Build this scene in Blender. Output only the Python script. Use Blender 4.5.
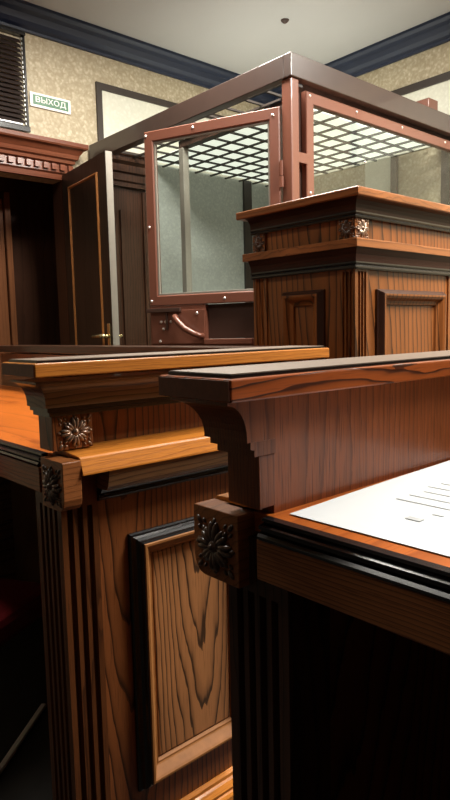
import bpy, bmesh, math, random
from mathutils import Vector, Matrix

random.seed(7)
PI = math.pi
for o in list(bpy.data.objects):
    bpy.data.objects.remove(o, do_unlink=True)
scene = bpy.context.scene
COL = scene.collection
Z0 = 0.30                                   # the plan below is drawn with the floor at z = -0.30

# ------------------------------------------------------------------ camera
R = ((0.7483851229, -0.6628742220, -0.0227480440),
     (0.0897206499, 0.0671936213, 0.9936977520),
     (0.6571681008, 0.7457095836, -0.1097602125))
cam_data = bpy.data.cameras.new('camera')
cam = bpy.data.objects.new('camera', cam_data)
COL.objects.link(cam)
cam.matrix_world = Matrix(((R[0][0], R[1][0], -R[2][0], 0.0),
                           (R[0][1], R[1][1], -R[2][1], 0.0),
                           (R[0][2], R[1][2], -R[2][2], 1.03 + Z0),
                           (0, 0, 0, 1)))
cam_data.sensor_fit = 'VERTICAL'
cam_data.sensor_height = 24.0
cam_data.lens = 630.62 * 24.0 / 800.0
cam_data.clip_start = 0.02
cam_data.clip_end = 60
scene.camera = cam

# ------------------------------------------------------------------ world, exposure, big lights
world = bpy.data.worlds.new('world')
world.use_nodes = True
world.node_tree.nodes['Background'].inputs[0].default_value = (0.6, 0.7, 0.9, 1)
world.node_tree.nodes['Background'].inputs[1].default_value = 0.02
scene.world = world
scene.view_settings.view_transform = 'Standard'
scene.view_settings.look = 'None'
scene.view_settings.gamma = 1.0
scene.view_settings.use_curve_mapping = False
scene.view_settings.exposure = 0.5


def area(name, loc, size, power, color, target=None):
    l = bpy.data.lights.new(name, 'AREA')
    l.shape = 'RECTANGLE'
    l.size, l.size_y = size
    l.energy = power
    l.color = color
    o = bpy.data.objects.new(name, l)
    COL.objects.link(o)
    o.location = (loc[0], loc[1], loc[2] + Z0)
    if target:
        d = Vector(target) - Vector(loc)
        o.rotation_euler = d.to_track_quat('-Z', 'Y').to_euler()
    return o


CEIL = 3.17
LAMPS = [  # centre x, y, size x, size y, watts
    (2.60, 0.00, 0.6, 1.2, 130),
    (0.12, 2.00, 0.6, 1.2, 10),  # unseen lamp added to brighten the floor strip and left worktop
    (3.40, 0.70, 0.6, 1.2, 70),
    (2.15, 2.55, 0.6, 1.2, 75),
]
for i, (x, y, sx, sy, w) in enumerate(LAMPS):
    area('ceiling_lamp_light', (x, y, CEIL - 0.045), (sx * .92, sy * .92), w, (1.0, 0.95, 0.86))

# ------------------------------------------------------------------ materials


def srgb(r, g, b):
    f = lambda c: (c / 255 / 12.92) if c / 255 <= 0.04045 else ((c / 255 + 0.055) / 1.055) ** 2.4
    return (f(r), f(g), f(b), 1.0)


def new_mat(name):
    m = bpy.data.materials.new(name)
    m.use_nodes = True
    nt = m.node_tree
    b = nt.nodes['Principled BSDF']
    return m, nt, b


def N(nt, t, **kw):
    n = nt.nodes.new(t)
    for k, v in kw.items():
        setattr(n, k, v)
    return n


def mixcol(nt, fac, a, b, blend='MIX'):
    n = N(nt, 'ShaderNodeMix', data_type='RGBA', blend_type=blend)
    for s, v in ((n.inputs[0], fac), (n.inputs[6], a), (n.inputs[7], b)):
        if hasattr(v, 'links'):
            nt.links.new(v, s)
        else:
            s.default_value = v
    return n.outputs[2]


def wood(name, light, dark, axis='Z', ring=0.016, wob=0.03, contrast=1.0, rough=0.32, coat=0.5, pore=0.5, off=(0, 0, 0), tilt=0.035, spec=0.22, rnd=1.0):
    """flat-sawn oak: growth rings around the grain axis, cut by the surface, plus fine dark pores"""
    m, nt, b = new_mat(name)
    tc = N(nt, 'ShaderNodeTexCoord')
    oi = N(nt, 'ShaderNodeObjectInfo')
    sc = N(nt, 'ShaderNodeVectorMath', operation='SCALE')
    cb = N(nt, 'ShaderNodeCombineXYZ')
    nt.links.new(oi.outputs['Random'], cb.inputs[0])
    nt.links.new(oi.outputs['Random'], cb.inputs[1])
    nt.links.new(oi.outputs['Random'], cb.inputs[2])
    nt.links.new(cb.outputs[0], sc.inputs[0])
    sc.inputs['Scale'].default_value = 0.37 * rnd
    add = N(nt, 'ShaderNodeVectorMath', operation='ADD')
    nt.links.new(tc.outputs['Object'], add.inputs[0])
    nt.links.new(sc.outputs[0], add.inputs[1])
    mp = N(nt, 'ShaderNodeMapping')
    mp.inputs['Location'].default_value = off
    k = 'XYZ'.index(axis)
    s = [1.0, 1.0, 1.0]
    s[k] = 0.16
    mp.inputs['Scale'].default_value = s
    if isinstance(tilt, tuple):
        rot = tilt
    else:
        rot = {'X': (0, tilt, tilt), 'Y': (tilt, 0, tilt), 'Z': (tilt, tilt, 0)}[axis]
    mp.inputs['Rotation'].default_value = rot
    nt.links.new(add.outputs[0], mp.inputs[0])
    # wobble
    nz = N(nt, 'ShaderNodeTexNoise')
    nz.inputs['Scale'].default_value = 7.0
    nz.inputs['Detail'].default_value = 4.0
    nz.inputs['Roughness'].default_value = 0.55
    nt.links.new(mp.outputs[0], nz.inputs['Vector'])
    sub = N(nt, 'ShaderNodeVectorMath', operation='SUBTRACT')
    nt.links.new(nz.outputs['Color'], sub.inputs[0])
    sub.inputs[1].default_value = (0.5, 0.5, 0.5)
    s2 = N(nt, 'ShaderNodeVectorMath', operation='SCALE')
    nt.links.new(sub.outputs[0], s2.inputs[0])
    s2.inputs['Scale'].default_value = wob * 2.2
    ad2 = N(nt, 'ShaderNodeVectorMath', operation='ADD')
    nt.links.new(mp.outputs[0], ad2.inputs[0])
    nt.links.new(s2.outputs[0], ad2.inputs[1])
    wv = N(nt, 'ShaderNodeTexWave', wave_type='RINGS', rings_direction=axis, wave_profile='SAW')
    wv.inputs['Scale'].default_value = 0.314 / ring
    wv.inputs['Distortion'].default_value = 0.6
    wv.inputs['Detail'].default_value = 2.0
    wv.inputs['Detail Scale'].default_value = 3.0
    nt.links.new(ad2.outputs[0], wv.inputs['Vector'])
    rp = N(nt, 'ShaderNodeValToRGB')
    e = rp.color_ramp.elements
    e[0].position = 0.0
    e[0].color = (0, 0, 0, 1)
    e[1].position = 0.98
    e[1].color = (0.75, 0.75, 0.75, 1)
    x = rp.color_ramp.elements.new(0.50)
    x.color = (0.08, 0.08, 0.08, 1)
    x = rp.color_ramp.elements.new(0.78)
    x.color = (0.38, 0.38, 0.38, 1)
    x = rp.color_ramp.elements.new(0.94)
    x.color = (1, 1, 1, 1)
    nt.links.new(wv.outputs['Fac'], rp.inputs[0])
    # fine pores
    mp2 = N(nt, 'ShaderNodeMapping')
    s = [1.0, 1.0, 1.0]
    s[k] = 0.035
    mp2.inputs['Scale'].default_value = s
    nt.links.new(add.outputs[0], mp2.inputs[0])
    pn = N(nt, 'ShaderNodeTexNoise')
    pn.inputs['Scale'].default_value = 420.0
    pn.inputs['Detail'].default_value = 2.0
    nt.links.new(mp2.outputs[0], pn.inputs['Vector'])
    pr = N(nt, 'ShaderNodeMapRange')
    pr.inputs['From Min'].default_value = 0.50
    pr.inputs['From Max'].default_value = 0.72
    nt.links.new(pn.outputs['Fac'], pr.inputs['Value'])
    ps = N(nt, 'ShaderNodeMath', operation='MULTIPLY')
    nt.links.new(pr.outputs[0], ps.inputs[0])
    ps.inputs[1].default_value = pore
    # slow tone change
    tn = N(nt, 'ShaderNodeTexNoise')
    tn.inputs['Scale'].default_value = 5.0
    tn.inputs['Detail'].default_value = 3.0
    nt.links.new(mp.outputs[0], tn.inputs['Vector'])
    sx = N(nt, 'ShaderNodeMath', operation='MULTIPLY')
    nt.links.new(rp.outputs['Color'], sx.inputs[0])
    sx.inputs[1].default_value = contrast
    mx = N(nt, 'ShaderNodeMath', operation='MAXIMUM')
    nt.links.new(sx.outputs[0], mx.inputs[0])
    nt.links.new(ps.outputs[0], mx.inputs[1])
    c1 = mixcol(nt, mx.outputs[0], light, dark)
    tr = N(nt, 'ShaderNodeMapRange')
    tr.inputs['From Min'].default_value = 0.3
    tr.inputs['From Max'].default_value = 0.7
    tr.inputs['To Min'].default_value = 0.72
    tr.inputs['To Max'].default_value = 1.18
    nt.links.new(tn.outputs['Fac'], tr.inputs['Value'])
    gr = N(nt, 'ShaderNodeVectorMath', operation='SCALE')
    nt.links.new(c1, gr.inputs[0])
    nt.links.new(tr.outputs[0], gr.inputs['Scale'])
    nt.links.new(gr.outputs[0], b.inputs['Base Color'])
    b.inputs['Roughness'].default_value = rough
    b.inputs['Specular IOR Level'].default_value = spec
    b.inputs['Coat Weight'].default_value = coat * 0.6
    b.inputs['Coat Roughness'].default_value = 0.12
    bp = N(nt, 'ShaderNodeBump')
    bp.inputs['Strength'].default_value = 0.18
    bp.inputs['Distance'].default_value = 0.002
    inv = N(nt, 'ShaderNodeMath', operation='SUBTRACT')
    inv.inputs[0].default_value = 1.0
    nt.links.new(mx.outputs[0], inv.inputs[1])
    nt.links.new(inv.outputs[0], bp.inputs['Height'])
    nt.links.new(bp.outputs[0], b.inputs['Normal'])
    return m


def plain(name, col, rough=0.5, metal=0.0, coat=0.0, noise=0.12, scale=30.0, spec=0.5, bump=0.0):
    m, nt, b = new_mat(name)
    tc = N(nt, 'ShaderNodeTexCoord')
    nz = N(nt, 'ShaderNodeTexNoise')
    nz.inputs['Scale'].default_value = scale
    nz.inputs['Detail'].default_value = 3.0
    nt.links.new(tc.outputs['Object'], nz.inputs['Vector'])
    d = tuple(c * (1 - noise) for c in col[:3]) + (1,)
    l = tuple(min(1, c * (1 + noise)) for c in col[:3]) + (1,)
    nt.links.new(mixcol(nt, nz.outputs['Fac'], d, l), b.inputs['Base Color'])
    b.inputs['Roughness'].default_value = rough
    b.inputs['Metallic'].default_value = metal
    b.inputs['Coat Weight'].default_value = coat
    b.inputs['Specular IOR Level'].default_value = spec
    if bump:
        bp = N(nt, 'ShaderNodeBump')
        bp.inputs['Strength'].default_value = bump
        bp.inputs['Distance'].default_value = 0.003
        nt.links.new(nz.outputs['Fac'], bp.inputs['Height'])
        nt.links.new(bp.outputs[0], b.inputs['Normal'])
    return m


def wallpaper(name, a, b_, c):
    m, nt, b = new_mat(name)
    tc = N(nt, 'ShaderNodeTexCoord')
    n1 = N(nt, 'ShaderNodeTexNoise')
    n1.inputs['Scale'].default_value = 26.0
    n1.inputs['Detail'].default_value = 5.0
    n1.inputs['Distortion'].default_value = 1.4
    nt.links.new(tc.outputs['Object'], n1.inputs['Vector'])
    v = N(nt, 'ShaderNodeTexVoronoi')
    v.inputs['Scale'].default_value = 38.0
    nt.links.new(tc.outputs['Object'], v.inputs['Vector'])
    r1 = N(nt, 'ShaderNodeMapRange')
    r1.inputs['From Min'].default_value = 0.36
    r1.inputs['From Max'].default_value = 0.64
    nt.links.new(n1.outputs['Fac'], r1.inputs['Value'])
    c1 = mixcol(nt, r1.outputs[0], a, b_)
    r2 = N(nt, 'ShaderNodeMapRange')
    r2.inputs['From Min'].default_value = 0.25
    r2.inputs['From Max'].default_value = 0.6
    r2.inputs['To Max'].default_value = 0.55
    nt.links.new(v.outputs['Distance'], r2.inputs['Value'])
    nt.links.new(mixcol(nt, r2.outputs[0], c1, c), b.inputs['Base Color'])
    b.inputs['Roughness'].default_value = 0.6
    bp = N(nt, 'ShaderNodeBump')
    bp.inputs['Strength'].default_value = 0.25
    bp.inputs['Distance'].default_value = 0.004
    nt.links.new(n1.outputs['Fac'], bp.inputs['Height'])
    nt.links.new(bp.outputs[0], b.inputs['Normal'])
    return m


def glass(name, tint, refl=1.0):
    m = bpy.data.materials.new(name)
    m.use_nodes = True
    nt = m.node_tree
    nt.nodes.clear()
    out = N(nt, 'ShaderNodeOutputMaterial')
    tr = N(nt, 'ShaderNodeBsdfTransparent')
    tr.inputs[0].default_value = tint
    gl = N(nt, 'ShaderNodeBsdfGlossy')
    gl.inputs['Roughness'].default_value = 0.02
    gl.inputs[0].default_value = (refl, refl, refl, 1)
    lwt = N(nt, 'ShaderNodeLayerWeight')
    pw = N(nt, 'ShaderNodeMath', operation='POWER')
    nt.links.new(lwt.outputs['Facing'], pw.inputs[0])
    pw.inputs[1].default_value = 5.0
    fr = N(nt, 'ShaderNodeMath', operation='MULTIPLY_ADD')
    nt.links.new(pw.outputs[0], fr.inputs[0])
    fr.inputs[1].default_value = 0.9
    fr.inputs[2].default_value = 0.035
    mx = N(nt, 'ShaderNodeMixShader')
    nt.links.new(fr.outputs[0], mx.inputs[0])
    nt.links.new(tr.outputs[0], mx.inputs[1])
    nt.links.new(gl.outputs[0], mx.inputs[2])
    nt.links.new(mx.outputs[0], out.inputs[0])
    return m


def emit(name, col, strength):
    m, nt, b = new_mat(name)
    b.inputs['Base Color'].default_value = (0.8, 0.8, 0.78, 1)
    b.inputs['Emission Color'].default_value = col
    b.inputs['Emission Strength'].default_value = strength
    return m


M = {}
# left desk oak: golden copy holds bright light, brown copy for its panels
M['gold_x'] = wood('lit_oak_x', (0.58, 0.205, 0.030, 1), (0.24, 0.068, 0.010, 1), 'X', ring=0.010, contrast=0.6, pore=0.6, coat=0.3, rough=.42)
M['gold_y'] = wood('lit_oak_y', (0.58, 0.145, 0.018, 1), (0.25, 0.05, 0.008, 1), 'Y', ring=0.016, contrast=0.7, pore=0.45, coat=0.6)
M['brown_z'] = wood('brown_oak_z', (0.24, 0.078, 0.024, 1), (0.024, 0.010, 0.006, 1), 'Z', ring=0.014, wob=0.018, contrast=1.0, pore=0.45, coat=0.3, tilt=(0.4, 0.1, 0), off=(.20, .60, 0), rnd=0)
M['field_z'] = wood('brown_oak_field', (0.33, 0.145, 0.056, 1), (0.042, 0.021, 0.011, 1), 'Z', ring=0.014, wob=0.030, contrast=1.15, pore=0.4, coat=0.2, tilt=(0.55, 0.05, 0), off=(-.02, .575, 0), rnd=0)
M['brown_x'] = wood('brown_oak_x', (0.20, 0.075, 0.026, 1), (0.045, 0.018, 0.009, 1), 'X', ring=0.012, pore=0.5, coat=0.4)
M['brown_y'] = wood('brown_oak_y', (0.20, 0.075, 0.026, 1), (0.045, 0.018, 0.009, 1), 'Y', ring=0.010, pore=0.6, coat=0.3)
M['pil_z'] = wood('pilaster_oak_z', (0.13, 0.043, 0.014, 1), (0.035, 0.013, 0.007, 1), 'Z', ring=0.012, contrast=0.8, pore=0.45, coat=0.3)
M['shaded_end'] = plain('shaded_ledge_end', (0.10, 0.032, 0.016, 1), rough=0.45, noise=0.4, scale=120, spec=.25)  # shade of the unlit ledge end put into a dark colour
M['olive_x'] = wood('olive_oak_x', (0.24, 0.125, 0.058, 1), (0.075, 0.036, 0.018, 1), 'X', ring=0.014, pore=0.45, coat=0.4)  # greyer and paler than the brown oak
# redder copy for the near desk, its weaker light put into the colour
M['red_x'] = wood('red_oak_x', (0.36, 0.085, 0.018, 1), (0.055, 0.014, 0.006, 1), 'X', ring=0.013, wob=0.05, contrast=1.2, pore=0.4, coat=0.3, rough=0.32)
M['red_z'] = wood('red_oak_z', (0.23, 0.064, 0.020, 1), (0.05, 0.014, 0.006, 1), 'Z', ring=0.0055, wob=0.008, contrast=0.65, pore=0.75, coat=0.2, rough=0.36)
M['red_y'] = wood('red_oak_y', (0.33, 0.125, 0.045, 1), (0.06, 0.020, 0.009, 1), 'Y', ring=0.006, wob=0.010, contrast=0.9, pore=0.7, coat=0.3)
M['redgold_x'] = wood('red_gold_oak', (0.45, 0.115, 0.018, 1), (0.22, 0.045, 0.008, 1), 'X', ring=0.016, contrast=0.7, pore=0.5, coat=0.6)
# podium
M['pod_x'] = wood('podium_oak_x', (0.30, 0.105, 0.032, 1), (0.10, 0.034, 0.012, 1), 'X', ring=0.02, contrast=0.8, pore=0.4, coat=0.4)
M['pod_y'] = wood('podium_oak_y', (0.30, 0.105, 0.032, 1), (0.10, 0.034, 0.012, 1), 'Y', ring=0.02, contrast=0.8, pore=0.4, coat=0.4)
M['pod_z'] = wood('podium_oak_z', (0.23, 0.076, 0.020, 1), (0.035, 0.013, 0.006, 1), 'Z', ring=0.026, wob=.022, contrast=1.0, pore=0.35, coat=0.25, tilt=0.3)
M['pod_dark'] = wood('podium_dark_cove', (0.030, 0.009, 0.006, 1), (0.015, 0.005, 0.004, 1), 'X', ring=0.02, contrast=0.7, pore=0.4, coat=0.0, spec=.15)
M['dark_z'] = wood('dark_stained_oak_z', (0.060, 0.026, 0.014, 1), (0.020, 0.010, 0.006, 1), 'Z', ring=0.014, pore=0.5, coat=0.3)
M['dark_x'] = wood('dark_stained_oak_x', (0.075, 0.030, 0.014, 1), (0.020, 0.010, 0.006, 1), 'X', ring=0.014, pore=0.5, coat=0.4)
M['dark_y'] = wood('dark_stained_oak_y', (0.060, 0.024, 0.012, 1), (0.020, 0.010, 0.006, 1), 'Y', ring=0.014, pore=0.5, coat=0.4)
M['pod_bead'] = plain('podium_shaded_bead', (0.035, 0.013, 0.008, 1), rough=0.35, coat=0.2)  # dark tone stands in for shade on the outer panel mouldings
M['black'] = plain('black_lacquer_and_shade', (0.007, 0.007, 0.008, 1), rough=0.24, coat=0.3)  # real lacquer, and shade on the left desk's cove bead
M['carved'] = plain('bronzed_carving', (0.27, 0.18, 0.125, 1), rough=0.30, metal=.55, coat=0.5, noise=0.5, scale=70)
M['frame_wood'] = plain('panel_frame_wood', (0.29, 0.115, 0.030, 1), rough=0.6, coat=0.0, spec=.3, noise=0.35, scale=45)
M['block'] = wood('corner_block_oak', (0.30, 0.105, 0.034, 1), (0.11, 0.038, 0.012, 1), 'X', ring=0.012, contrast=0.7, pore=0.5, coat=0.2)
M['plate'] = plain('ledge_top_sheen', (0.17, 0.12, 0.085, 1), rough=0.42, coat=0.0, spec=.5)  # tone stands in for light reflected along the ledge top
M['carved_shaded'] = plain('shaded_carving', (0.055, 0.025, 0.012, 1), rough=0.3, coat=0.6, noise=0.4, scale=60)  # darker copy of the carving, shade of the unlit faces in its colour
M['door_dark'] = wood('door_dark_veneer', (0.050, 0.036, 0.026, 1), (0.026, 0.018, 0.013, 1), 'Z', ring=0.03, contrast=0.6, pore=0.3, coat=0.2, rough=0.45)
M['door_gold'] = plain('door_gold_bead', (0.38, 0.15, 0.04, 1), rough=0.35, coat=0.3)
M['door_edge'] = plain('door_edge_band', (0.24, 0.215, 0.18, 1), rough=0.4, noise=0.08)
M['portal'] = wood('portal_mahogany', (0.165, 0.050, 0.024, 1), (0.07, 0.02, 0.010, 1), 'X', ring=0.02, contrast=0.6, pore=0.4, coat=0.4)
M['portal_dark'] = wood('portal_dark', (0.055, 0.024, 0.014, 1), (0.022, 0.010, 0.006, 1), 'Z', ring=0.03, contrast=0.6, pore=0.3, coat=0.3)
M['vest_door'] = wood('vestibule_door', (0.22, 0.085, 0.035, 1), (0.10, 0.035, 0.015, 1), 'Z', ring=0.03, contrast=0.6, pore=0.3, coat=0.3)
M['crown'] = plain('blue_sheen_crown', (0.010, 0.018, 0.045, 1), rough=0.5, coat=0.0, noise=0.1)  # dark wood with its blue reflection put into the colour
M['trim'] = plain('dark_brown_wall_trim', (0.035, 0.025, 0.020, 1), rough=0.45)
M['cream'] = wallpaper('cream_panel_paper', (0.62, 0.61, 0.51, 1), (0.68, 0.67, 0.57, 1), (0.58, 0.57, 0.47, 1))
M['paper_tan'] = wallpaper('tan_damask_wallpaper', (0.40, 0.33, 0.215, 1), (0.58, 0.51, 0.37, 1), (0.33, 0.265, 0.165, 1))
M['paper_grey'] = wallpaper('grey_green_wallpaper', (0.42, 0.44, 0.41, 1), (0.50, 0.52, 0.48, 1), (0.37, 0.39, 0.36, 1))
M['ceiling'] = plain('ceiling_paint', (0.43, 0.425, 0.42, 1), rough=0.8, noise=0.03, scale=3)
M['floor'] = plain('dark_floor_tile', (0.018, 0.015, 0.012, 1), rough=0.55, noise=0.5, scale=18)
M['backwall'] = plain('rear_wall_panelling', (0.035, 0.022, 0.015, 1), rough=0.6)
M['sidewall'] = plain('side_wall_panelling', (0.08, 0.05, 0.033, 1), rough=0.6)
M['steel'] = plain('brown_red_painted_steel', (0.175, 0.062, 0.037, 1), rough=0.38, coat=0.3, noise=0.06)
M['steel_beam'] = plain('brown_painted_beam', (0.046, 0.027, 0.021, 1), rough=0.40, coat=0.35, noise=0.15, scale=12)
M['steel_dark'] = plain('dark_brown_steel', (0.055, 0.026, 0.018, 1), rough=0.45, noise=0.1)
M['mesh'] = plain('dark_mesh_bar', (0.035, 0.026, 0.020, 1), rough=0.5)
M['bolt'] = plain('zinc_bolt', (0.75, 0.70, 0.66, 1), rough=0.3, metal=0.6)
M['brass'] = plain('brass', (0.70, 0.58, 0.30, 1), rough=0.25, metal=0.85)
M['glass'] = glass('tinted_glass', (0.92, 0.955, 0.94, 1))
M['blind'] = plain('dark_brown_blind', (0.022, 0.014, 0.012, 1), rough=0.45)
M['white'] = plain('white_plastic', (0.86, 0.86, 0.82, 1), rough=0.4, noise=0.02)
M['green'] = plain('sign_green', (0.09, 0.20, 0.12, 1), rough=0.4, noise=0.02)
M['sheet'] = plain('white_paper', (0.60, 0.635, 0.655, 1), rough=0.8, noise=0.015, scale=8)
M['ink'] = plain('grey_ink', (0.43, 0.45, 0.46, 1), rough=0.8)
M['leather'] = plain('dark_red_leather', (0.22, 0.018, 0.022, 1), rough=0.35, noise=0.2, bump=0.1)
M['chrome'] = plain('grey_steel_tube', (0.42, 0.42, 0.42, 1), rough=0.3, metal=0.9)
M['diffuser'] = emit('lamp_diffuser', (1.0, 0.95, 0.86, 1), 4.0)
M['cage_glow'] = emit('cage_sheet_glow', (0.95, 0.95, 0.80, 1), 0.75)  # glow added to the roof sheet in place of light through it

# ------------------------------------------------------------------ building helpers


def obj(name, bm, mat, parent=None, bevel=0.0, smooth=False, origin=None):
    """bm holds plan coordinates (floor at -0.30); the mesh is stored relative to its thing's base"""
    bmesh.ops.remove_doubles(bm, verts=bm.verts, dist=1e-6)
    bmesh.ops.recalc_face_normals(bm, faces=bm.faces)
    base = Vector(origin) if origin is not None else Vector((0, 0, 0))
    p = parent
    if p is not None:
        base = Vector((0, 0, 0))
        while p is not None:
            base += p.location
            p = p.parent
    else:
        base = base + Vector((0, 0, Z0)) if origin is not None else base
    bmesh.ops.translate(bm, verts=bm.verts, vec=Vector((0, 0, Z0)) - base)
    me = bpy.data.meshes.new(name)
    bm.to_mesh(me)
    bm.free()
    me.materials.append(M[mat] if isinstance(mat, str) else mat)
    if smooth:
        for f in me.polygons:
            f.use_smooth = True
    o = bpy.data.objects.new(name, me)
    COL.objects.link(o)
    if parent is not None:
        o.parent = parent
    else:
        o.location = base
    if bevel:
        b = o.modifiers.new('bevel', 'BEVEL')
        b.width = bevel
        b.segments = 2
        b.limit_method = 'ANGLE'
        b.angle_limit = math.radians(40)
    return o


def tag(o, label, cat, group=None):
    o['label'] = label
    o['category'] = cat
    if group:
        o['group'] = group
    return o


def thing(name, label, cat, loc, group=None):
    o = bpy.data.objects.new(name, None)
    o.empty_display_size = 0.1
    COL.objects.link(o)
    o.location = (loc[0], loc[1], loc[2] + Z0)
    return tag(o, label, cat, group)


def struct(name, bm, mat, bevel=0.0):
    o = obj(name, bm, mat, bevel=bevel)
    o['kind'] = 'structure'
    return o


def box(bm, x0, x1, y0, y1, z0, z1):
    v = [bm.verts.new(p) for p in ((x0, y0, z0), (x1, y0, z0), (x1, y1, z0), (x0, y1, z0),
                                   (x0, y0, z1), (x1, y0, z1), (x1, y1, z1), (x0, y1, z1))]
    for f in ((0, 1, 2, 3), (4, 5, 6, 7), (0, 1, 5, 4), (1, 2, 6, 5), (2, 3, 7, 6), (3, 0, 4, 7)):
        bm.faces.new([v[i] for i in f])
    return v


def B(*boxes):
    bm = bmesh.new()
    for b in boxes:
        box(bm, *b)
    return bm


def extrude(bm, poly, fn, a, b):
    """poly of (u,v); fn(u,v,t) -> point; between t=a and t=b"""
    A = [bm.verts.new(fn(u, v, a)) for u, v in poly]
    C = [bm.verts.new(fn(u, v, b)) for u, v in poly]
    n = len(poly)
    for i in range(n):
        bm.faces.new((A[i], A[(i + 1) % n], C[(i + 1) % n], C[i]))
    bm.faces.new(A)
    bm.faces.new(C)


def sweep(bm, path, profile, fn):
    """path of (x,s); profile of (out,z), closed; outward is right of travel; mitred corners; fn maps (x,s,z)"""
    n = len(path)
    loops = []
    for i in range(n):
        p = Vector(path[i])
        d0 = (p - Vector(path[i - 1])).normalized() if i > 0 else None
        d1 = (Vector(path[i + 1]) - p).normalized() if i < n - 1 else None
        n0 = Vector((d0.y, -d0.x)) if d0 else None
        n1 = Vector((d1.y, -d1.x)) if d1 else None
        if n0 is None:
            off = n1
        elif n1 is None:
            off = n0
        else:
            off = (n0 + n1) / (1 + n0.dot(n1))
        loops.append([bm.verts.new(fn(p.x + off.x * o, p.y + off.y * o, z)) for o, z in profile])
    m = len(profile)
    for a, b in zip(loops, loops[1:]):
        for j in range(m):
            bm.faces.new((a[j], a[(j + 1) % m], b[(j + 1) % m], b[j]))
    bm.faces.new(loops[0])
    bm.faces.new(loops[-1])


def frame(bm, rect, profile, fn, fill=False):
    """mitred picture-frame moulding; profile of (inward, proud), open; fn maps (u,v,w)"""
    u0, u1, v0, v1 = rect
    loops = []
    for i, w in profile:
        loops.append([bm.verts.new(fn(u, v, w)) for u, v in
                      ((u0 + i, v0 + i), (u1 - i, v0 + i), (u1 - i, v1 - i), (u0 + i, v1 - i))])
    for a, b in zip(loops, loops[1:]):
        for j in range(4):
            bm.faces.new((a[j], a[(j + 1) % 4], b[(j + 1) % 4], b[j]))
    if fill:
        bm.faces.new(loops[-1])


def tube(bm, pts, r, seg=10):
    pts = [Vector(p) for p in pts]
    rings = []
    for i, p in enumerate(pts):
        d = (pts[min(i + 1, len(pts) - 1)] - pts[max(i - 1, 0)]).normalized()
        a = d.cross(Vector((0, 0, 1)) if abs(d.z) < 0.9 else Vector((1, 0, 0))).normalized()
        b = d.cross(a).normalized()
        rr = r[i] if isinstance(r, (list, tuple)) else r
        rings.append([bm.verts.new(p + (a * math.cos(t) + b * math.sin(t)) * rr)
                      for t in (2 * PI * k / seg for k in range(seg))])
    for A, C in zip(rings, rings[1:]):
        for k in range(seg):
            bm.faces.new((A[k], A[(k + 1) % seg], C[(k + 1) % seg], C[k]))
    bm.faces.new(rings[0])
    bm.faces.new(rings[-1])


def blob(bm, fn, c, rad, ang=0.0, sub=2):
    """an ellipsoid bump at (u,v,w) turned by ang in the u,v plane"""
    t = bmesh.new()
    bmesh.ops.create_icosphere(t, subdivisions=sub, radius=1.0)
    ca, sa = math.cos(ang), math.sin(ang)
    vm = {}
    for v in t.verts:
        x, y, z = v.co.x * rad[0], v.co.y * rad[1], v.co.z * rad[2]
        vm[v] = bm.verts.new(fn(c[0] + x * ca - y * sa, c[1] + x * sa + y * ca, c[2] + z))
    for f in t.faces:
        bm.faces.new([vm[v] for v in f.verts])
    t.free()


def rosette(fn, w, h):
    """carved flower on a square ground: eight veined petals, corner leaves, a domed boss"""
    bm = bmesh.new()
    k = min(w, h)
    for i in range(8):
        a = PI / 4 * i
        L = k * (0.46 if i % 2 == 0 else 0.40)
        r = L * 0.58
        for da in (-0.17, 0.17):
            blob(bm, fn, (r * math.cos(a + da) * w / k, r * math.sin(a + da) * h / k, 0.002), (L * 0.44, k * 0.066, k * 0.085), math.atan2(math.sin(a) * h, math.cos(a) * w) + da * 0.9)
        blob(bm, fn, (L * 0.98 * math.cos(a) * w / k, L * 0.98 * math.sin(a) * h / k, 0.0), (k * 0.07, k * 0.045, k * 0.06), a)
    for sx in (-1, 1):
        for sy in (-1, 1):
            blob(bm, fn, (sx * w * .42, sy * h * .42, 0), (k * .10, k * .05, k * .05), math.atan2(sy, sx))
            blob(bm, fn, (sx * w * .42, sy * h * .28, 0), (k * .06, k * .035, k * .045), math.atan2(sy, sx))
            blob(bm, fn, (sx * w * .28, sy * h * .42, 0), (k * .06, k * .035, k * .045), math.atan2(sy, sx))
    blob(bm, fn, (0, 0, 0.002), (k * .13, k * .13, k * .10))
    blob(bm, fn, (0, 0, 0.002 + k * .07), (k * .07, k * .07, k * .07))
    return bm


def flutes(p0, p1, n, gw, depth, margin, steps=5):
    """points from p0 to p1 with n round grooves cut to the left of travel (inward)"""
    p0, p1 = Vector(p0), Vector(p1)
    d = (p1 - p0)
    L = d.length
    d.normalize()
    inn = Vector((-d.y, d.x))
    pts = [p0]
    span = (L - 2 * margin) / n
    for i in range(n):
        c = margin + span * (i + .5)
        for k in range(steps + 1):
            t = -1 + 2 * k / steps
            pts.append(p0 + d * (c + t * gw / 2) + inn * depth * math.sqrt(max(0, 1 - t * t)))
    pts.append(p1)
    return [tuple(p) for p in pts]


def pilaster(bm, x0, x1, s0, s1, z0, z1, zf0, zf1, fn, nx, ns, gw, dep, mx, ms):
    """corner pilaster: grooves on the face x=x0 and on the face s=s0"""
    pts = flutes((x0, s1), (x0, s0), ns, gw, dep, ms)
    pts += flutes((x0, s0), (x1, s0), nx, gw, dep, mx)[1:]
    pts.append((x1, s1))
    f = lambda u, v, t: fn(u, v, t)
    extrude(bm, pts, f, zf0, zf1)
    sq = [(x0, s1), (x0, s0), (x1, s0), (x1, s1)]
    extrude(bm, sq, f, zf1, z1)
    extrude(bm, sq, f, z0, zf0)


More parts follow.
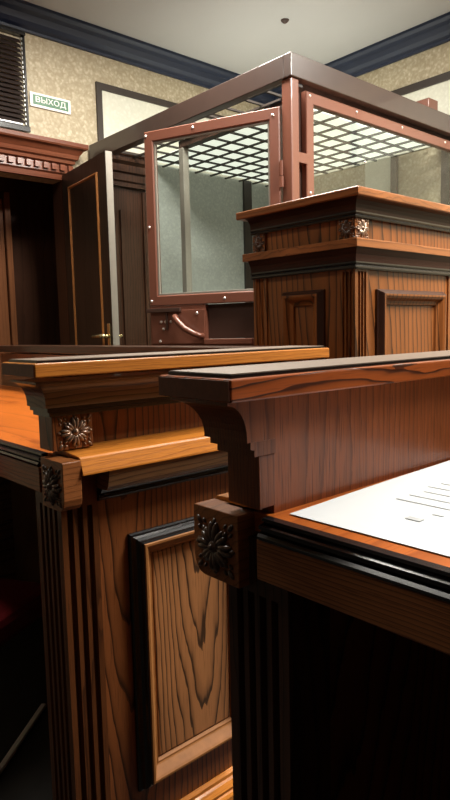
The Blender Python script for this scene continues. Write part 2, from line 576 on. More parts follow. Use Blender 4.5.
# ------------------------------------------------------------------ room shell
FL = -0.30
YW, XW = 4.20, 4.38
XB, YN = -2.2, -3.2                     # walls behind the camera
o = struct('floor', B((XB - .1, XW + .1, YN - .1, YW + 1.3, FL - .1, FL)), 'floor')
o = struct('ceiling', B((XB - .1, XW + .1, YN - .1, YW + 1.3, CEIL, CEIL + .1)), 'ceiling')
DX0, DX1, DZ = 0.75, 2.20, 2.105         # doorway in the far left wall
struct('wall_left', B((XB, DX0, YW, YW + .12, FL, CEIL), (DX1, XW + .1, YW, YW + .12, FL, CEIL), (DX0, DX1, YW, YW + .12, DZ, CEIL)), 'paper_tan')
struct('wall_right', B((XW, XW + .1, YN, YW, FL, CEIL)), 'paper_tan')
struct('wall_back', B((XB - .1, XB, YN, YW + .12, FL, CEIL)), 'backwall')
struct('wall_near', B((XB, XW + .1, YN - .1, YN, FL, CEIL)), 'sidewall')
struct('trim_8', B((DX1 - .002, DX1 + .06, YW - .02, YW + .125, FL, DZ + .01), (DX0 - .06, DX0 + .002, YW - .02, YW + .125, FL, DZ + .01)), 'portal_dark')
# vestibule behind the doorway
struct('wall_vestibule', B((DX0 - .5, DX0 - .4, YW + .12, YW + 1.2, FL, DZ + .3), (DX1 + .4, DX1 + .5, YW + .12, YW + 1.2, FL, DZ + .3),
                           (DX0 - .5, DX1 + .5, YW + .62, YW + .72, FL, DZ + .3)), 'portal_dark')
struct('ceiling_vestibule', B((DX0 - .5, DX1 + .5, YW + .12, YW + 1.3, DZ + .3, DZ + .4)), 'portal_dark')

ID = lambda x, s, z: (x, s, z)
# crown moulding, one strip per wall
crown_prof = [(0, 3.04), (0.018, 3.04), (0.022, 3.055), (0.05, 3.065), (0.075, 3.085), (0.09, 3.12), (0.125, 3.13), (0.14, 3.15), (0.14, CEIL), (0, CEIL)]
bm = bmesh.new()
sweep(bm, [(XB, YW), (XW, YW)], crown_prof, ID)
struct('trim_1', bm, 'crown')
bm = bmesh.new()
sweep(bm, [(XW, YW), (XW, YN)], crown_prof, ID)
struct('trim_2', bm, 'crown')

# wall panels: dark frames round cream paper above, grey-green paper inside the cage
P = 0.014


def lw(x0, x1, z0, z1, d=P):
    return (x0, x1, YW - d, YW + .01, z0, z1)


def rw(y0, y1, z0, z1, d=P):
    return (XW - d, XW + .01, y0, y1, z0, z1)


struct('trim_3', B(lw(2.512, 2.556, 2.345, 2.845, .02), lw(2.556, 4.36, 2.797, 2.845, .02)), 'trim')
struct('trim_4', B(rw(1.25, 3.9, 2.775, 2.83, .02), rw(1.20, 1.25, 2.345, 2.83, .02)), 'trim')
struct('wall_panel_left', B(lw(2.556, 4.36, 2.345, 2.797, .008)), 'cream')
struct('wall_panel_right', B(rw(1.25, 3.9, 2.345, 2.775, .008)), 'cream')
struct('wall_panel_cage', B(lw(2.92, 4.37, FL, 2.345, .008)), 'paper_grey')
struct('trim_5', B(lw(3.96, 4.05, FL, 2.345, .03)), 'trim')
struct('wall_panel_pale', B(rw(2.93, 3.18, FL, 2.345, .01)), 'cream')
struct('trim_6', B(rw(2.875, 2.93, FL, 2.345, .025)), 'trim')
struct('trim_7', B(rw(2.43, 2.50, FL, 2.345, .025)), 'trim')

# ------------------------------------------------------------------ doorway: dentilled cornice
t = thing('door_cornice', 'mahogany cornice with a row of dentils above the dark doorway', 'cornice', (1.5, YW, DZ))
bm = bmesh.new()
prof = [(0, DZ), (0.030, DZ), (0.034, DZ + .035), (0.046, DZ + .045), (0.046, DZ + .10), (0.066, DZ + .11), (0.070, DZ + .13),
        (0.085, DZ + .14), (0.092, DZ + .165), (0.115, DZ + .195), (0.135, DZ + .205), (0.14, DZ + .215), (0.14, DZ + .24), (0, DZ + .25)]
sweep(bm, [(0.5, YW - .001), (2.215, YW - .001), (2.215, YW + .0005)], prof, ID)
obj('moulding', bm, 'portal', t, bevel=.002)
bm = bmesh.new()
x = 0.62
while x < 2.27:
    box(bm, x, x + .036, YW - .066, YW - .044, DZ + .058, DZ + .098)
    x += .062
obj('dentil_row', bm, 'portal', t, bevel=.002)

# open leaf of the doorway, standing out into the room
t = thing('door_leaf', 'open dark brown panelled door with gold beading and brass handle', 'door', (2.20, YW - .005, FL + .01))
ang = math.radians(263.5)
dv = Vector((math.cos(ang), math.sin(ang)))
nv = Vector((dv.y, -dv.x))              # towards the viewer's side


def leaf(u, v, w):
    return (2.195 + dv.x * u + nv.x * w, YW - .03 + dv.y * u + nv.y * w, v)


LW, LT = 0.72, 0.045
LZ = 2.135


def leafbox(bm, u0, u1, v0, v1, w0, w1):
    extrude(bm, [(u0, v0), (u1, v0), (u1, v1), (u0, v1)], leaf, w0, w1)


bm = bmesh.new()
leafbox(bm, 0, LW, FL + .015, LZ, -LT, 0)
obj('panel_board', bm, 'door_dark', t)
bm = bmesh.new()
leafbox(bm, LW, LW + .004, FL + .015, LZ, -LT, -.002)
obj('edge_band', bm, 'door_edge', t)['label'] = 'pale grey edge of the door'
for w, nm in ((0, 'beading'),):
    bm = bmesh.new()
    frame(bm, (0.12, LW - .12, 0.15, 2.035), [(0, 0), (.003, .010), (.010, .012), (.016, .006), (.018, 0)], leaf)
    obj(nm, bm, 'door_gold', t)
bm = bmesh.new()
leafbox(bm, LW - .062, LW - .022, .89, 1.09, 0, .006)
hd = obj('handle_plate', bm, 'brass', t, bevel=.002)
bm = bmesh.new()
tube(bm, [leaf(LW - .042, 1.01, 0), leaf(LW - .042, 1.01, .035)], .012)
tube(bm, [leaf(LW - .030, 1.01, .040), leaf(LW - .08, 1.01, .050), leaf(LW - .20, 1.005, .050)], [.014, .013, .010])
obj('handle_lever', bm, 'brass', hd, smooth=True)
bm = bmesh.new()
tube(bm, [leaf(LW - .042, 1.01, -LT), leaf(LW - .042, 1.01, -LT - .035)], .010)
tube(bm, [leaf(LW - .035, 1.01, -LT - .035), leaf(LW - .14, 1.01, -LT - .040)], .009)
obj('handle_knob', bm, 'brass', t, smooth=True)

# closed door inside the vestibule
t = thing('door', 'dim brown panelled door deep inside the dark doorway', 'door', (1.6, YW + .60, FL + .01))
obj('panel_board', B((1.10, 2.00, YW + .56, YW + .60, FL + .02, 2.05)), 'vest_door', t)
bm = bmesh.new()
frame(bm, (1.28, 1.86, 0.1, 1.85), [(0, 0), (.01, .02), (.04, .02), (.05, 0)], lambda u, v, w: (u, YW + .56 - w, v))
obj('panel_moulding', bm, 'vest_door', t)
obj('jamb', B((2.005, 2.05, YW + .53, YW + .60, FL + .02, 2.10)), 'vest_door', t, bevel=.004)

# dark door casing with a ridged head on the wall inside the cage, seen through the open cage door
bm = B((2.475, 2.90, YW - .03, YW - .0145, FL, 2.12), (2.655, 2.675, YW - .05, YW - .03, FL, 1.95), (2.86, 2.90, YW - .05, YW - .03, FL, 2.10))
hp = [(0, 2.12), (.05, 2.12), (.05, 2.15), (.065, 2.16), (.065, 2.21), (.085, 2.22), (.085, 2.27), (.11, 2.29), (.11, 2.36), (0, 2.36)]
sweep(bm, [(2.475, YW - .0145), (2.91, YW - .0145)], hp, ID)
struct('door_1', bm, 'dark_z')

# window blind, upper left
t = thing('window_blind', 'dark slatted blind in a black frame left of the exit sign', 'blind', (1.6, YW, 2.39))
bm = B((1.25, 1.975, YW - .045, YW - .001, 2.385, 2.42), (1.25, 1.975, YW - .045, YW - .001, 3.0, 3.02),
       (1.958, 1.975, YW - .030, YW - .001, 2.42, 3.0), (1.25, 1.28, YW - .045, YW - .001, 2.42, 3.0))
obj('blind_frame', bm, 'black', t, bevel=.003)
bm = bmesh.new()
z = 2.452
while z < 2.99:
    pr = [(-.013, .016), (.0, .004), (.013, -.016), (.016, -.016), (.003, .006), (-.010, .018)]
    extrude(bm, pr, lambda u, v, tt, z=z: (tt, YW - .024 - u, z + v), 1.282, 1.940)
    z += .030
obj('slats', bm, 'blind', t)
bm = B((1.282, 1.925, YW - .042, YW - .012, 2.422, 2.436))
obj('bottom_rail', bm, 'chrome', t, bevel=.003)
bm = bmesh.new()
z = 2.43
while z < 2.99:
    box(bm, 1.944, 1.950, YW - .040, YW - .034, z, z + .014)
    z += .030
obj('ladder_tape', bm, 'chrome', t)

# exit sign
t = thing('exit_sign', 'small green and white exit sign on the tan wallpaper', 'sign', (2.148, YW, 2.56))
bm = B((1.998, 2.300, YW - .012, YW - .001, 2.572, 2.666))
obj('sign_board', bm, 'white', t, bevel=.002)
bm = B((2.018, 2.280, YW - .0145, YW - .011, 2.588, 2.651))
obj('green_field', bm, 'green', t)
cu = bpy.data.curves.new('sign_text', 'FONT')
cu.body = '\u0412\u042b\u0425\u041e\u0414'
cu.size = 0.068
cu.align_x = 'CENTER'
cu.align_y = 'CENTER'
cu.extrude = 0.001
cu.offset = 0.0006
tmp = bpy.data.objects.new('tmp', cu)
COL.objects.link(tmp)
bpy.context.view_layer.update()
me = bpy.data.meshes.new_from_object(tmp)
bpy.data.objects.remove(tmp, do_unlink=True)
bm = bmesh.new()
bm.from_mesh(me)
xs = [v.co.x for v in bm.verts]
ys = [v.co.y for v in bm.verts]
cx, cy = (max(xs) + min(xs)) / 2, (max(ys) + min(ys)) / 2
k = 0.225 / (max(xs) - min(xs))
ky = 0.045 / (max(ys) - min(ys))
for v in bm.verts:
    v.co = Vector((2.149 + (v.co.x - cx) * k, YW - .0155 + v.co.z * .3, 2.6195 + (v.co.y - cy) * ky))
obj('sign_lettering', bm, 'white', t)

# ceiling fixtures (outside the frame, one added as fill for the left desk) and the small spot on the ceiling
for i, (x, y, sx, sy, w) in enumerate(LAMPS):
    t = thing('ceiling_light', 'unseen flat white ceiling light panel over the room', 'lamp', (x, y, CEIL), 'ceiling light panels')
    bm = bmesh.new()
    frame(bm, (x - sx / 2, x + sx / 2, y - sy / 2, y + sy / 2), [(0, 0), (0, .03), (.02, .03), (.02, 0)], lambda u, v, w_: (u, v, CEIL - w_))
    obj('lamp_frame', bm, 'white', t)
    obj('diffuser', B((x - sx / 2 + .021, x + sx / 2 - .021, y - sy / 2 + .021, y + sy / 2 - .021, CEIL - .02, CEIL - .001)), 'diffuser', t)
bm = bmesh.new()
tube(bm, [(3.44, 3.18, CEIL), (3.44, 3.18, CEIL - .008), (3.44, 3.18, CEIL - .02)], [.030, .026, .012], 14)
o = obj('ceiling_sprinkler', bm, 'steel_dark', origin=(3.44, 3.18, CEIL - .0))
tag(o, 'small dark sprinkler head on the pale ceiling', 'sprinkler')

# ------------------------------------------------------------------ glazed cage in the corner
CX, CY, CT = 2.42, 2.20, 2.38
t = cage = thing('glass_cage', 'brown steel and glass courtroom cage in the room corner', 'cage', (3.3, 3.1, FL))
BH = 0.112
obj('beam', B((CX, XW - .03, CY, CY + .05, CT - BH, CT)), 'steel_beam', t, bevel=.004)
obj('beam', B((CX, CX + .05, CY + .05, YW - .03, CT - BH, CT)), 'steel_beam', t, bevel=.004)
obj('post', B((CX + .012, CX + .070, CY + .012, CY + .078, FL, CT - BH)), 'steel', t, bevel=.006)
obj('post', B((CX + .02, CX + .07, YW - .10, YW - .04, FL, CT - BH)), 'steel_dark', t, bevel=.006)
obj('post', B((XW - .30, XW - .18, 2.44, 2.58, CT - .05, 2.59)), 'steel', t, bevel=.006)
# front glazing frame on the right-hand face
FX0, FX1, FZ0, FZ1 = 2.578, 4.30, 0.95, 2.243


def rface(u, v, w):
    return (u, CY + .045 - w, v)


bm = bmesh.new()
frame(bm, (FX0, FX1, FZ0, FZ1), [(0, -.03), (0, 0), (.004, .004), (.056, .004), (.060, -.004), (.060, -.03)], rface)
wf = obj('window_frame', bm, 'steel', t)
obj('pane', B((FX0 + .06, FX1 - .06, CY + .056, CY + .064, FZ0 + .06, FZ1 - .06)), 'glass', wf)
obj('lower_panel', B((CX + .08, FX1, CY + .05, CY + .07, FL, FZ0 - .004)), 'steel_dark', t)
for z in (1.90, 1.35):
    obj('spacer', B((CX + .0705, FX0 - .0005, CY + .03, CY + .06, z - .025, z + .025)), 'steel', t)
for (u, v) in ((2.606, 2.222), (2.606, 1.735), (3.00, 2.222), (3.45, 2.222), (3.95, 2.222)):
    bm = bmesh.new()
    blob(bm, rface, (u, v, .004), (  .0085, .0085, .006), sub=2)
    obj('bolt', bm, 'bolt', wf, smooth=True)
for (u, v) in ((3.10, 1.97), ):
    bm = bmesh.new()
    blob(bm, rface, (u, v, -.010), (.009, .009, .006), sub=2)
    obj('bolt', bm, 'bolt', wf, smooth=True)
# roof grating, one mesh of square bars; glowing sheet above it, its own light added
bm = bmesh.new()
x = CX + .16
while x < XW - .1:
    box(bm, x - .007, x + .007, CY + .05, YW - .03, CT - .060, CT - .048)
    x += .165
y = CY + .2
while y < YW - .1:
    box(bm, CX + .05, XW - .03, y - .007, y + .007, CT - .048, CT - .036)
    y += .165
obj('roof_grating', bm, 'mesh', t)
obj('glow_sheet', B((2.96, XW - .05, 2.62, YW - .05, CT - .030, CT - .018)), 'cage_glow', t)
obj('filler_plate', B((CX + .0705, FX0 + .02, CY + .0805, CY + .084, FL, CT - BH), (FX0 + .0205, XW - .03, CY + .0805, CY + .084, FZ1 - .02, CT - .0605)), 'steel_dark', t)
obj('roof_bar', B((2.755, 2.805, 2.30, 3.545, CT - .105, CT - .0605)), 'steel_dark', t)
obj('inner_post', B((2.755, 2.805, 3.50, 3.55, FL, CT - .1055)), 'door_edge', t, bevel=.004)

# hinged cage door, ajar
HX, HY = 2.420, 2.282
da = math.radians(111.8)
dd = Vector((math.cos(da), math.sin(da)))
dn = Vector((-dd.y, dd.x))              # outward (towards the camera)
if dn.x > 0:
    dn = -dn


def cdoor(u, v, w):
    return (HX + dd.x * u + dn.x * w, HY + dd.y * u + dn.y * w, v)


def dbox(bm, u0, u1, v0, v1, w0, w1):
    extrude(bm, [(u0, v0), (u1, v0), (u1, v1), (u0, v1)], cdoor, w0, w1)


t = thing('cage_door', 'red brown steel cage door with glass pane, standing ajar', 'door', (HX, HY, FL + .05))
DW, DT = 0.815, 2.142
bm = bmesh.new()
frame(bm, (0, DW, 1.178, DT), [(0, -.04), (0, 0), (.004, .004), (.052, .004), (.058, -.002), (.058, -.04)], cdoor)
df = obj('window_frame', bm, 'steel', t)
bm = bmesh.new()
dbox(bm, .057, DW - .057, 1.235, DT - .057, -.022, -.015)
obj('pane', bm, 'glass', df)
bm = bmesh.new()
frame(bm, (.0575, DW - .0575, 1.2355, DT - .0575), [(0, -.014), (.002, -.004), (.010, -.004), (.012, -.014)], cdoor)
obj('glazing_bead', bm, 'door_edge', df)
bm = bmesh.new()
for r in ((0, .16, FL + .08, 1.177), (.16, .452, FL + .08, .985), (.452, DW, FL + .08, 1.177)):
    dbox(bm, *r, -.04, 0)
obj('lower_plate', bm, 'steel', t, bevel=.002)
bm = bmesh.new()
dbox(bm, .161, .451, .986, 1.176, -.04, -.03)
obj('hatch_panel', bm, 'steel_dark', t)
bm = bmesh.new()
dbox(bm, .165, .455, .955, .985, .0005, .02)
obj('hatch_ledge', bm, 'steel', t, bevel=.003)
bm = bmesh.new()
dbox(bm, .455, .80, .96, 1.150, .0005, .010)
lp = obj('lock_plate', bm, 'steel', t, bevel=.002)
bm = bmesh.new()
dbox(bm, .60, .825, 1.140, 1.162, .0105, .030)
obj('lock_bracket', bm, 'steel_dark', lp, bevel=.002)
bm = bmesh.new()
dbox(bm, .688, .700, 1.04, 1.139, .0105, .022)
obj('latch', bm, 'steel_dark', lp, bevel=.002)
bm = bmesh.new()
tube(bm, [cdoor(.635, 1.115, .008), cdoor(.630, 1.112, .035), cdoor(.605, 1.085, .048), cdoor(.56, 1.045, .050), cdoor(.50, 1.015, .048), cdoor(.475, 1.005, .035), cdoor(.468, 1.003, .008)],
     [.016, .016, .017, .017, .016, .015, .015], 12)
obj('handle', bm, 'steel', t, smooth=True)
for (u, v) in ((.802, 2.118), (.50, 2.118), (.035, 2.105), (.798, 1.62), (.80, 1.205), (.33, 1.203)):
    bm = bmesh.new()
    blob(bm, cdoor, (u, v, .004), (  .0085, .0085, .006))
    obj('bolt', bm, 'bolt', df, smooth=True)
for (u, v) in ((.50, 1.128), (.735, 1.085), (.705, 1.085), (.72, 1.045), (.67, 1.085), (.745, .975)):
    bm = bmesh.new()
    blob(bm, cdoor, (u, v, .012), (.009, .009, .006))
    obj('bolt', bm, 'bolt', lp, smooth=True)
for z in (1.80, .35):
    bm = bmesh.new()
    tube(bm, [cdoor(-.012, z - .055, .012), cdoor(-.012, z - .002, .012)], .012, 12)
    tube(bm, [cdoor(-.012, z + .002, .012), cdoor(-.012, z + .075, .012)], .009, 12)
    obj('hinge', bm, 'steel', t)

# ------------------------------------------------------------------ panelled podium in front of the cage
QF = 0.943


def q(v):
    return v * QF


def qz(z):
    return 1.03 + (z - 1.03) * QF


QM = lambda x, s, z: (q(x), q(s), qz(z))
t = thing('podium', 'tall panelled oak podium with two stepped ledges before the glass cage', 'podium', (q(2.5), q(1.9), FL))
PX0, PX1, PY0, PY1 = 2.093, 2.92, 1.570, 2.155
ring = lambda d: [(PX0, PY1 + d), (PX0, PY0), (PX1 + d, PY0)]
qfl = (FL - 1.03) / QF + 1.03
# body
bm = bmesh.new()
extrude(bm, [(PX0 + .008, PY0 + .008), (PX1, PY0 + .008), (PX1, PY1 - .008), (PX0 + .008, PY1 - .008)], lambda u, v, w: QM(u, v, w), qfl, 1.30)
obj('body', bm, 'pod_z', t)
bm = bmesh.new()
pilaster(bm, PX0, PX0 + .092, PY0, PY0 + .075, qfl + .12, 1.283, qfl + .2, 1.255, QM, 3, 3, .016, .013, .016, .010)
obj('pilaster', bm, 'pod_z', t)
bm = bmesh.new()
pts = flutes((PX0, PY1), (PX0, PY1 - .085), 3, .016, .0075, .016) + [(PX0 + .0079, PY1 - .085), (PX0 + .0079, PY1)]
extrude(bm, pts, QM, qfl + .12, 1.283)
obj('pilaster', bm, 'pod_z', t)
bm = bmesh.new()
pts = flutes((2.82, PY0), (2.915, PY0), 3, .016, .0075, .018) + [(2.915, PY0 + .0079), (2.82, PY0 + .0079)]
extrude(bm, pts, QM, qfl + .12, 1.283)
obj('pilaster', bm, 'pod_z', t)
bprof = [(0, 0), (0, .010), (.004, .014), (.014, .032), (.018, .036)]
fprof = [(0, .036), (.008, .036), (.018, .030), (.028, .016), (.038, .012), (.044, .010), (.048, 0)]
ff = lambda u, v, w: QM(u, PY0 + .008 - w, v)
fl = lambda u, v, w: QM(PX0 + .008 - w, u, v)
for rc, f_ in (((2.241, 2.769, .45, 1.186), ff), ((1.730, 1.965, .45, 1.192), fl)):
    bm = bmesh.new()
    frame(bm, rc, bprof, f_)
    obj('panel_bead', bm, 'pod_bead', t)
    bm = bmesh.new()
    k_ = .018
    frame(bm, (rc[0] + k_, rc[1] - k_, rc[2] + k_, rc[3] - k_), fprof, f_)
    obj('panel_frame', bm, 'pod_z', t)
bm = bmesh.new()
sweep(bm, [(PX0, PY1), (PX0, PY0), (PX1, PY0)], [(0, qfl), (.03, qfl), (.03, qfl + .09), (.015, qfl + .12), (0, qfl + .12)], QM)
obj('plinth', bm, 'pod_z', t)


def podledge(zb, zt, path, xin, name, mat):
    pass


# lower ledge: black bead, dark cove, oak fascia
P0 = [(PX0, PY1), (PX0, PY0), (PX1, PY0)]
bm = bmesh.new()
sweep(bm, P0, [(0, 1.262), (.010, 1.262), (.014, 1.268), (.014, 1.274), (.010, 1.280), (.016, 1.286), (.016, 1.292), (0, 1.292)], QM)
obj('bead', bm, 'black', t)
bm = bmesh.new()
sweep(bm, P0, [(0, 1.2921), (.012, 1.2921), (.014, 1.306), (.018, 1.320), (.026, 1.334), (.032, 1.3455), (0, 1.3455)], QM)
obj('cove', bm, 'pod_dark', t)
PL = [(PX0, PY1 + .035), (PX0, PY0), (PX1 + .035, PY0)]
bm = bmesh.new()
sweep(bm, PL, [(-.02, 1.3456), (.035, 1.3456), (.035, 1.378), (.033, 1.380), (-.02, 1.380)], QM)
obj('ledge', bm, 'pod_x', t, bevel=.0015)
bm = bmesh.new()
extrude(bm, [(PX0 + .02, PY0 + .02), (PX1, PY0 + .02), (PX1, PY1), (PX0 + .02, PY1)], lambda u, v, w: QM(u, v, w), 1.3457, 1.379)
obj('ledge_top', bm, 'pod_x', t)
# riser with carved corner posts
bm = bmesh.new()
extrude(bm, [(PX0 + .012, PY0 + .012), (PX1, PY0 + .012), (PX1, PY1 - .012), (PX0 + .012, PY1 - .012)], lambda u, v, w: QM(u, v, w), 1.3801, 1.47)
obj('riser', bm, 'pod_z', t)
for (x0, x1, s0, s1, faces) in ((PX0, PX0 + .09, PY0, PY0 + .085, 'xs'), (PX0, PX0 + .05, PY1 - .08, PY1, 'x')):
    bm = bmesh.new()
    extrude(bm, [(x0, s0), (x1, s0), (x1, s1), (x0, s1)], lambda u, v, w: QM(u, v, w), 1.3802, 1.464)
    ps = obj('corner_post', bm, 'pod_z', t, bevel=.002)
    w_ = s1 - s0
    bm = rosette(lambda u, v, w: QM(x0 - w, (s0 + s1) / 2 + u, 1.424 + v), w_ * .95, .080)
    obj('rosette', bm, 'carved_shaded', ps, smooth=True)
    if 's' in faces:
        bm = rosette(lambda u, v, w: QM((x0 + x1) / 2 + u, s0 - w, 1.424 + v), .088, .080)
        obj('rosette', bm, 'carved', ps, smooth=True)
bm = bmesh.new()
sweep(bm, P0, [(0, 1.4641), (.008, 1.4641), (.012, 1.470), (.008, 1.476), (.014, 1.482), (.014, 1.488), (0, 1.488)], QM)
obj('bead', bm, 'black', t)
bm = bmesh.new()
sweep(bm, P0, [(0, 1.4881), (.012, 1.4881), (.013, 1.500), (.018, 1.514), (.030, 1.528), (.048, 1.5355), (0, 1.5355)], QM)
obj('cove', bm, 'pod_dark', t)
PT = [(PX0, PY1 + .05), (PX0, PY0), (PX1 + .05, PY0)]
bm = bmesh.new()
sweep(bm, PT, [(-.3, 1.5356), (.052, 1.5356), (.056, 1.540), (.056, 1.566), (.052, 1.570), (-.3, 1.570)], QM)
obj('top_slab', bm, 'pod_y', t, bevel=.0015)

# ------------------------------------------------------------------ the two desks (mirror images across the aisle)


def desk(name, label, fn, X1, S1, m):
    sgn = 1
    base = fn(0.95, 0.6, FL)
    t = thing(name, label, 'desk', base)
    XE = 0.585
    # worktop with moulded front edge
    bm = bmesh.new()
    extrude(bm, [(XE + .028, .045), (X1 - .13, .045), (X1 - .13, S1), (XE + .028, S1)], fn, .742, .770)
    obj('worktop', bm, m['top'], t)
    bm = bmesh.new()
    prof = [(-.028, .742), (-.004, .742), (-.002, .747), (-.006, .7505), (-.011, .752), (-.011, .754), (-.006, .756), (-.006, .7605), (-.013, .763), (-.016, .7635), (-.016, .765), (-.012, .7665), (-.014, .770), (-.028, .770)]
    sweep(bm, [(XE, S1), (XE, .138)], prof, fn)
    obj('edge_moulding', bm, 'black', t)
    bm = bmesh.new()
    extrude(bm, [(XE + .004, .135), (XE + .030, .135), (XE + .030, S1), (XE + .004, S1)], fn, .684, .7415)
    obj('apron', bm, m['apron'], t, bevel=.002)
    # corner block carrying the carved flower
    bm = bmesh.new()
    bx0, bx1 = .580, .622
    s0, s1 = m['block']
    prof2 = [(s1, .770), (s0 + .002, .770), (s0, .768), (s0, .690), (s0 + .004, .676), (s0 + .013, .667), (s0 + .024, .664), (s1, .664)]
    extrude(bm, prof2, lambda u, v, x: fn(x, u, v), bx0, bx1)
    blk = obj('corner_block', bm, m['block_mat'], t, bevel=.0015)
    bm = rosette(lambda u, v, w: fn(bx0 - w, (s0 + s1) / 2 + u, .715 + v), (s1 - s0) * .82, .082)
    obj('rosette', bm, 'carved_shaded', blk, smooth=True)
    # aisle-side panelled front
    bm = bmesh.new()
    extrude(bm, [(.688, .070), (X1, .070), (X1, .095), (.688, .095)], fn, FL, .742)
    obj('side_board', bm, m['board'], t)
    bm = bmesh.new()
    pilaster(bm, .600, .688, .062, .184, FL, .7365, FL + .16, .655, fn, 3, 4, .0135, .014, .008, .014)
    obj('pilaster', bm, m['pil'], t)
    fa = lambda u, v, w: fn(u, .070 - w, v)
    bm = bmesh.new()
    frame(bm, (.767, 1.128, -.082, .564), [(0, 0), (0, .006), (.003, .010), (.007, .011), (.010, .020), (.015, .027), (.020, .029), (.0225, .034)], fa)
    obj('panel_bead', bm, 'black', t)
    bm = bmesh.new()
    frame(bm, (.7895, 1.1055, -.0595, .5415), [(0, .034), (.002, .037), (.007, .037), (.011, .033), (.018, .024), (.026, .014), (.029, .012), (.033, .012), (.0375, .004)], fa)
    obj('panel_frame', bm, m['frame'], t)
    bm = bmesh.new()
    frame(bm, (.8275, 1.0675, -.0215, .5035), [(0, 0), (0, .003), (.003, .006), (.006, .007)], fa, fill=True)
    obj('panel_field', bm, m['field'], t)
    bm = bmesh.new()
    sweep(bm, [(.6885, .070), (X1, .070)], [(0, FL), (.035, FL), (.035, -.225), (.030, -.218), (.026, -.215), (.028, -.205), (.018, -.192), (.012, -.188), (.012, -.178), (0, -.174)], fn)
    obj('plinth', bm, m['plinth'], t)
    # waist moulding along the aisle at worktop height
    bm = bmesh.new()
    sweep(bm, [(.6225, .07), (X1, .07)], [(-.040, .7705), (-.005, .7425), (.0, .737), (.070, .737), (.070, .741), (.060, .771), (.056, .775), (-.040, .782)], fn)
    obj('waist_ledge', bm, m['waist'], t, bevel=.001)
    bm = bmesh.new()
    sweep(bm, [(.6885, .07), (X1, .07)], [(0, .690), (.048, .690), (.052, .695), (.056, .700), (.064, .730), (.065, .7365), (0, .7365)], fn)
    obj('waist_band', bm, m['band'], t)
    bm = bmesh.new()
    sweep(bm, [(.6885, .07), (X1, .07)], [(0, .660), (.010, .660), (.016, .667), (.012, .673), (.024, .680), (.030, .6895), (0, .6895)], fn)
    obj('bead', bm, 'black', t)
    # riser above the worktop with its end post
    bm = bmesh.new()
    extrude(bm, [(.627, .110), (X1 - .13, .110), (X1 - .13, .134), (.627, .134)], fn, .7701, .938)
    obj('riser_board', bm, m['riser'], t)
    bm = bmesh.new()
    extrude(bm, [(.595, .072), (.690, .072), (.690, .1099), (.6269, .1099), (.6269, .137), (.595, .137)], fn, .7825, .858)
    po = obj('end_post', bm, m['post'], t, bevel=.0015)
    bm = rosette(lambda u, v, w: fn(.647 + u, .072 - w, .820 + v), .082, .070)
    obj('rosette', bm, 'carved', po, smooth=True)
    # cove under the ledge, returned round the end
    bm = bmesh.new()
    cp = [(.595, .139), (.595, .072), (X1 - .14, .072)]
    sweep(bm, cp, [(-.0315, .8581), (.010, .8581), (.010, .867), (.017, .869), (.017, .8785), (-.0315, .8785)], fn)
    obj('cove_bead', bm, m['cbead'], t)  # left desk's black copy stands in for shadow under the ledge
    bm = bmesh.new()
    cv = [(-.0315, .8786), (.023, .8786), (.023, .884)]
    for k in range(9):
        a = PI / 2 * k / 8
        cv.append((.023 + .034 * (1 - math.cos(a)), .884 + .048 * math.sin(a)))
    cv += [(.0570, .9365), (-.0315, .9365)]
    sweep(bm, cp, cv, fn)
    obj('cove', bm, m['cove'], t)
    # ledge: fascia board, black step, top plate
    bm = bmesh.new()
    lz0, lz1 = m['ledge_z']
    L = [(.530, 0.0), (X1 - .02, 0.0), (X1 - .02, .155), (.530, .155)]
    extrude(bm, L, fn, lz0, lz1)
    le = obj('ledge', bm, m['ledge'], t, bevel=.0025)
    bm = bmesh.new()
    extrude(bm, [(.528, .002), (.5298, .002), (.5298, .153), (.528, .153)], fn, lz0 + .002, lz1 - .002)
    obj('shaded_end', bm, 'shaded_end', le)['label'] = 'dark shaded end of the ledge'  # added cap, its dark colour stands in for shade on the end
    bm = bmesh.new()
    i = .010
    extrude(bm, [(.530 + i, i), (X1 - .02 - i, i), (X1 - .02 - i, .155 - i), (.530 + i, .155 - i)], fn, lz1 + .0002, lz1 + .0045)
    obj('ledge_step', bm, 'black', le)
    bm = bmesh.new()
    i = .012
    extrude(bm, [(.530 + i, i), (X1 - .02 - i, i), (X1 - .02 - i, .155 - i), (.530 + i, .155 - i)], fn, lz1 + .0046, lz1 + .0060)
    obj('top_plate', bm, m['plate'], le)
    bm = bmesh.new()
    extrude(bm, [(.60, S1 - .03), (X1 - .131, S1 - .03), (X1 - .131, S1 - .002), (.60, S1 - .002)], fn, FL, .7415)
    obj('added_end_board', bm, m['cove'], t)  # unseen board added to keep light out from under the worktop
    # front riser, across the far end of the worktop
    bm = bmesh.new()
    extrude(bm, [(X1 - .1299, .0625), (X1 - .06, .0625), (X1 - .06, S1), (X1 - .1299, S1)], fn, FL, .938)
    obj('front_board', bm, m['cove'], t)
    bm = bmesh.new()
    extrude(bm, [(X1 - .16, .1553), (X1 - .02, .1553), (X1 - .02, S1), (X1 - .16, S1)], fn, lz0, lz1 + .004)
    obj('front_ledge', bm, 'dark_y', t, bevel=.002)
    return t


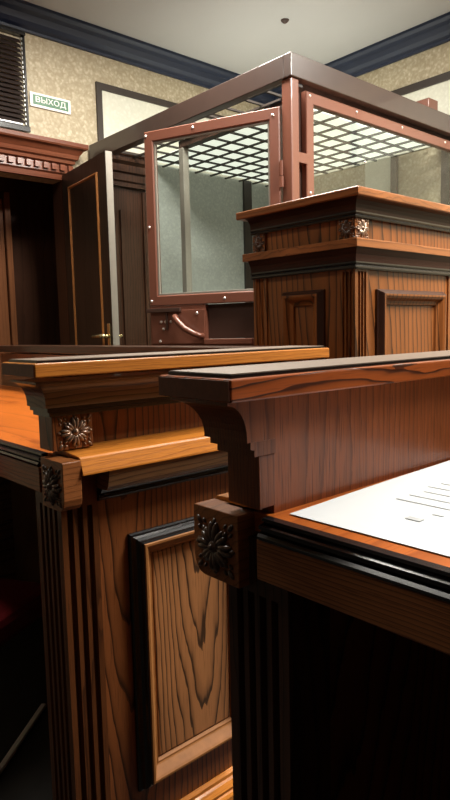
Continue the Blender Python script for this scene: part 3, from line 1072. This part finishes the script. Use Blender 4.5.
LM = dict(top='gold_y', apron='brown_y', block=(.006, .105), block_mat='block', board='brown_z', pil='pil_z', frame='frame_wood', field='field_z', plinth='gold_x',
          waist='gold_x', band='olive_x', riser='brown_z', post='brown_z', cove='olive_x', cbead='black', ledge='gold_x', ledge_z=(.946, .974), plate='plate')
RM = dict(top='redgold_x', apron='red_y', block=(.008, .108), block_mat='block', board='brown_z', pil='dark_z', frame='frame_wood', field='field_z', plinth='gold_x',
          waist='gold_x', band='olive_x', riser='red_z', post='red_z', cove='red_z', cbead='red_z', ledge='red_x', ledge_z=(.9375, .968), plate='plate')
desk('desk', 'brightly lit oak courtroom desk with carved rosette and big framed side panel', lambda x, s, z: (x, 1.155 + s, z), 1.44, 2.1, LM)
desk('desk', 'nearest red brown oak desk with white paper on its worktop', lambda x, s, z: (x, .745 - s, z), 1.44, 1.6, RM)

# ------------------------------------------------------------------ paper on the near desk
t = thing('paper_sheet', 'large white printed sheet lying on the near desk worktop', 'paper', (.85, .40, .771))
bm = bmesh.new()
c = [(.636, .590), (.640, .22), (1.20, .16), (1.22, .608)]
nx_, ny_ = 14, 10
grid = []
for i in range(nx_ + 1):
    row = []
    for j in range(ny_ + 1):
        a, b = i / nx_, j / ny_
        p = (Vector(c[0]) * (1 - a) + Vector(c[3]) * a) * (1 - b) + (Vector(c[1]) * (1 - a) + Vector(c[2]) * a) * b
        lift = .0012 + .003 * max(0, 1 - b * 5) * a + .001 * math.sin(a * 4) ** 2
        row.append(bm.verts.new((p.x, p.y, .7702 + lift)))
    grid.append(row)
for i in range(nx_):
    for j in range(ny_):
        bm.faces.new((grid[i][j], grid[i + 1][j], grid[i + 1][j + 1], grid[i][j + 1]))
o = obj('sheet', bm, 'sheet', t)
m_ = o.modifiers.new('thickness', 'SOLIDIFY')
m_.thickness = .0006
m_.offset = 1
bm = bmesh.new()
random.seed(3)
for k in range(9):
    x = .80 + k * .032
    y0 = .53 - random.random() * .02
    box(bm, x, x + .003, .33 + random.random() * .05, y0, .7734, .7737)
box(bm, .725, .737, .440, .462, .7731, .7735)
box(bm, .765, .772, .430, .445, .7731, .7735)
obj('printed_lines', bm, 'ink', t)

# ------------------------------------------------------------------ chair tucked under the left desk, strip on the floor
t = thing('chair', 'dark red leather chair tucked under the left desk', 'chair', (.63, 2.02, FL))
ca = math.radians(30)
CH = lambda u, v, w: (.63 + u * math.cos(ca) - v * math.sin(ca), 2.02 + u * math.sin(ca) + v * math.cos(ca), w)
bm = bmesh.new()
extrude(bm, [(-.22, -.22), (.22, -.22), (.22, .22), (-.22, .22)], CH, .10, .19)
obj('seat', bm, 'leather', t, bevel=.025)
for sx in (-1, 1):
    for sy in (-1, 1):
        bm = bmesh.new()
        tube(bm, [CH(sx * .19, sy * .19, .105), CH(sx * .21, sy * .21, FL + .001)], .008)
        obj('leg', bm, 'chrome', t, smooth=True)
bm = bmesh.new()
extrude(bm, [(-.22, .18), (.22, .18), (.22, .23), (-.22, .23)], CH, .25, .66)
obj('backrest', bm, 'leather', t, bevel=.02)
for sx in (-1, 1):
    bm = bmesh.new()
    tube(bm, [CH(sx * .15, .205, .185), CH(sx * .15, .205, .30)], .010)
    obj('back_post', bm, 'chrome', t, smooth=True)
bm = bmesh.new()
p0, p1 = Vector((.61, 1.7855)), Vector((.905, 2.049))
d = (p1 - p0).normalized()
n_ = Vector((-d.y, d.x)) * .0095
extrude(bm, [tuple(p0 + n_), tuple(p0 - n_), tuple(p1 - n_), tuple(p1 + n_)], ID, FL + .0005, FL + .013)
o = obj('cable_cover', bm, 'white', origin=(.72, 1.79, FL), bevel=.003)
tag(o, 'thin white strip lying across the dark floor beside the left desk', 'cable cover')
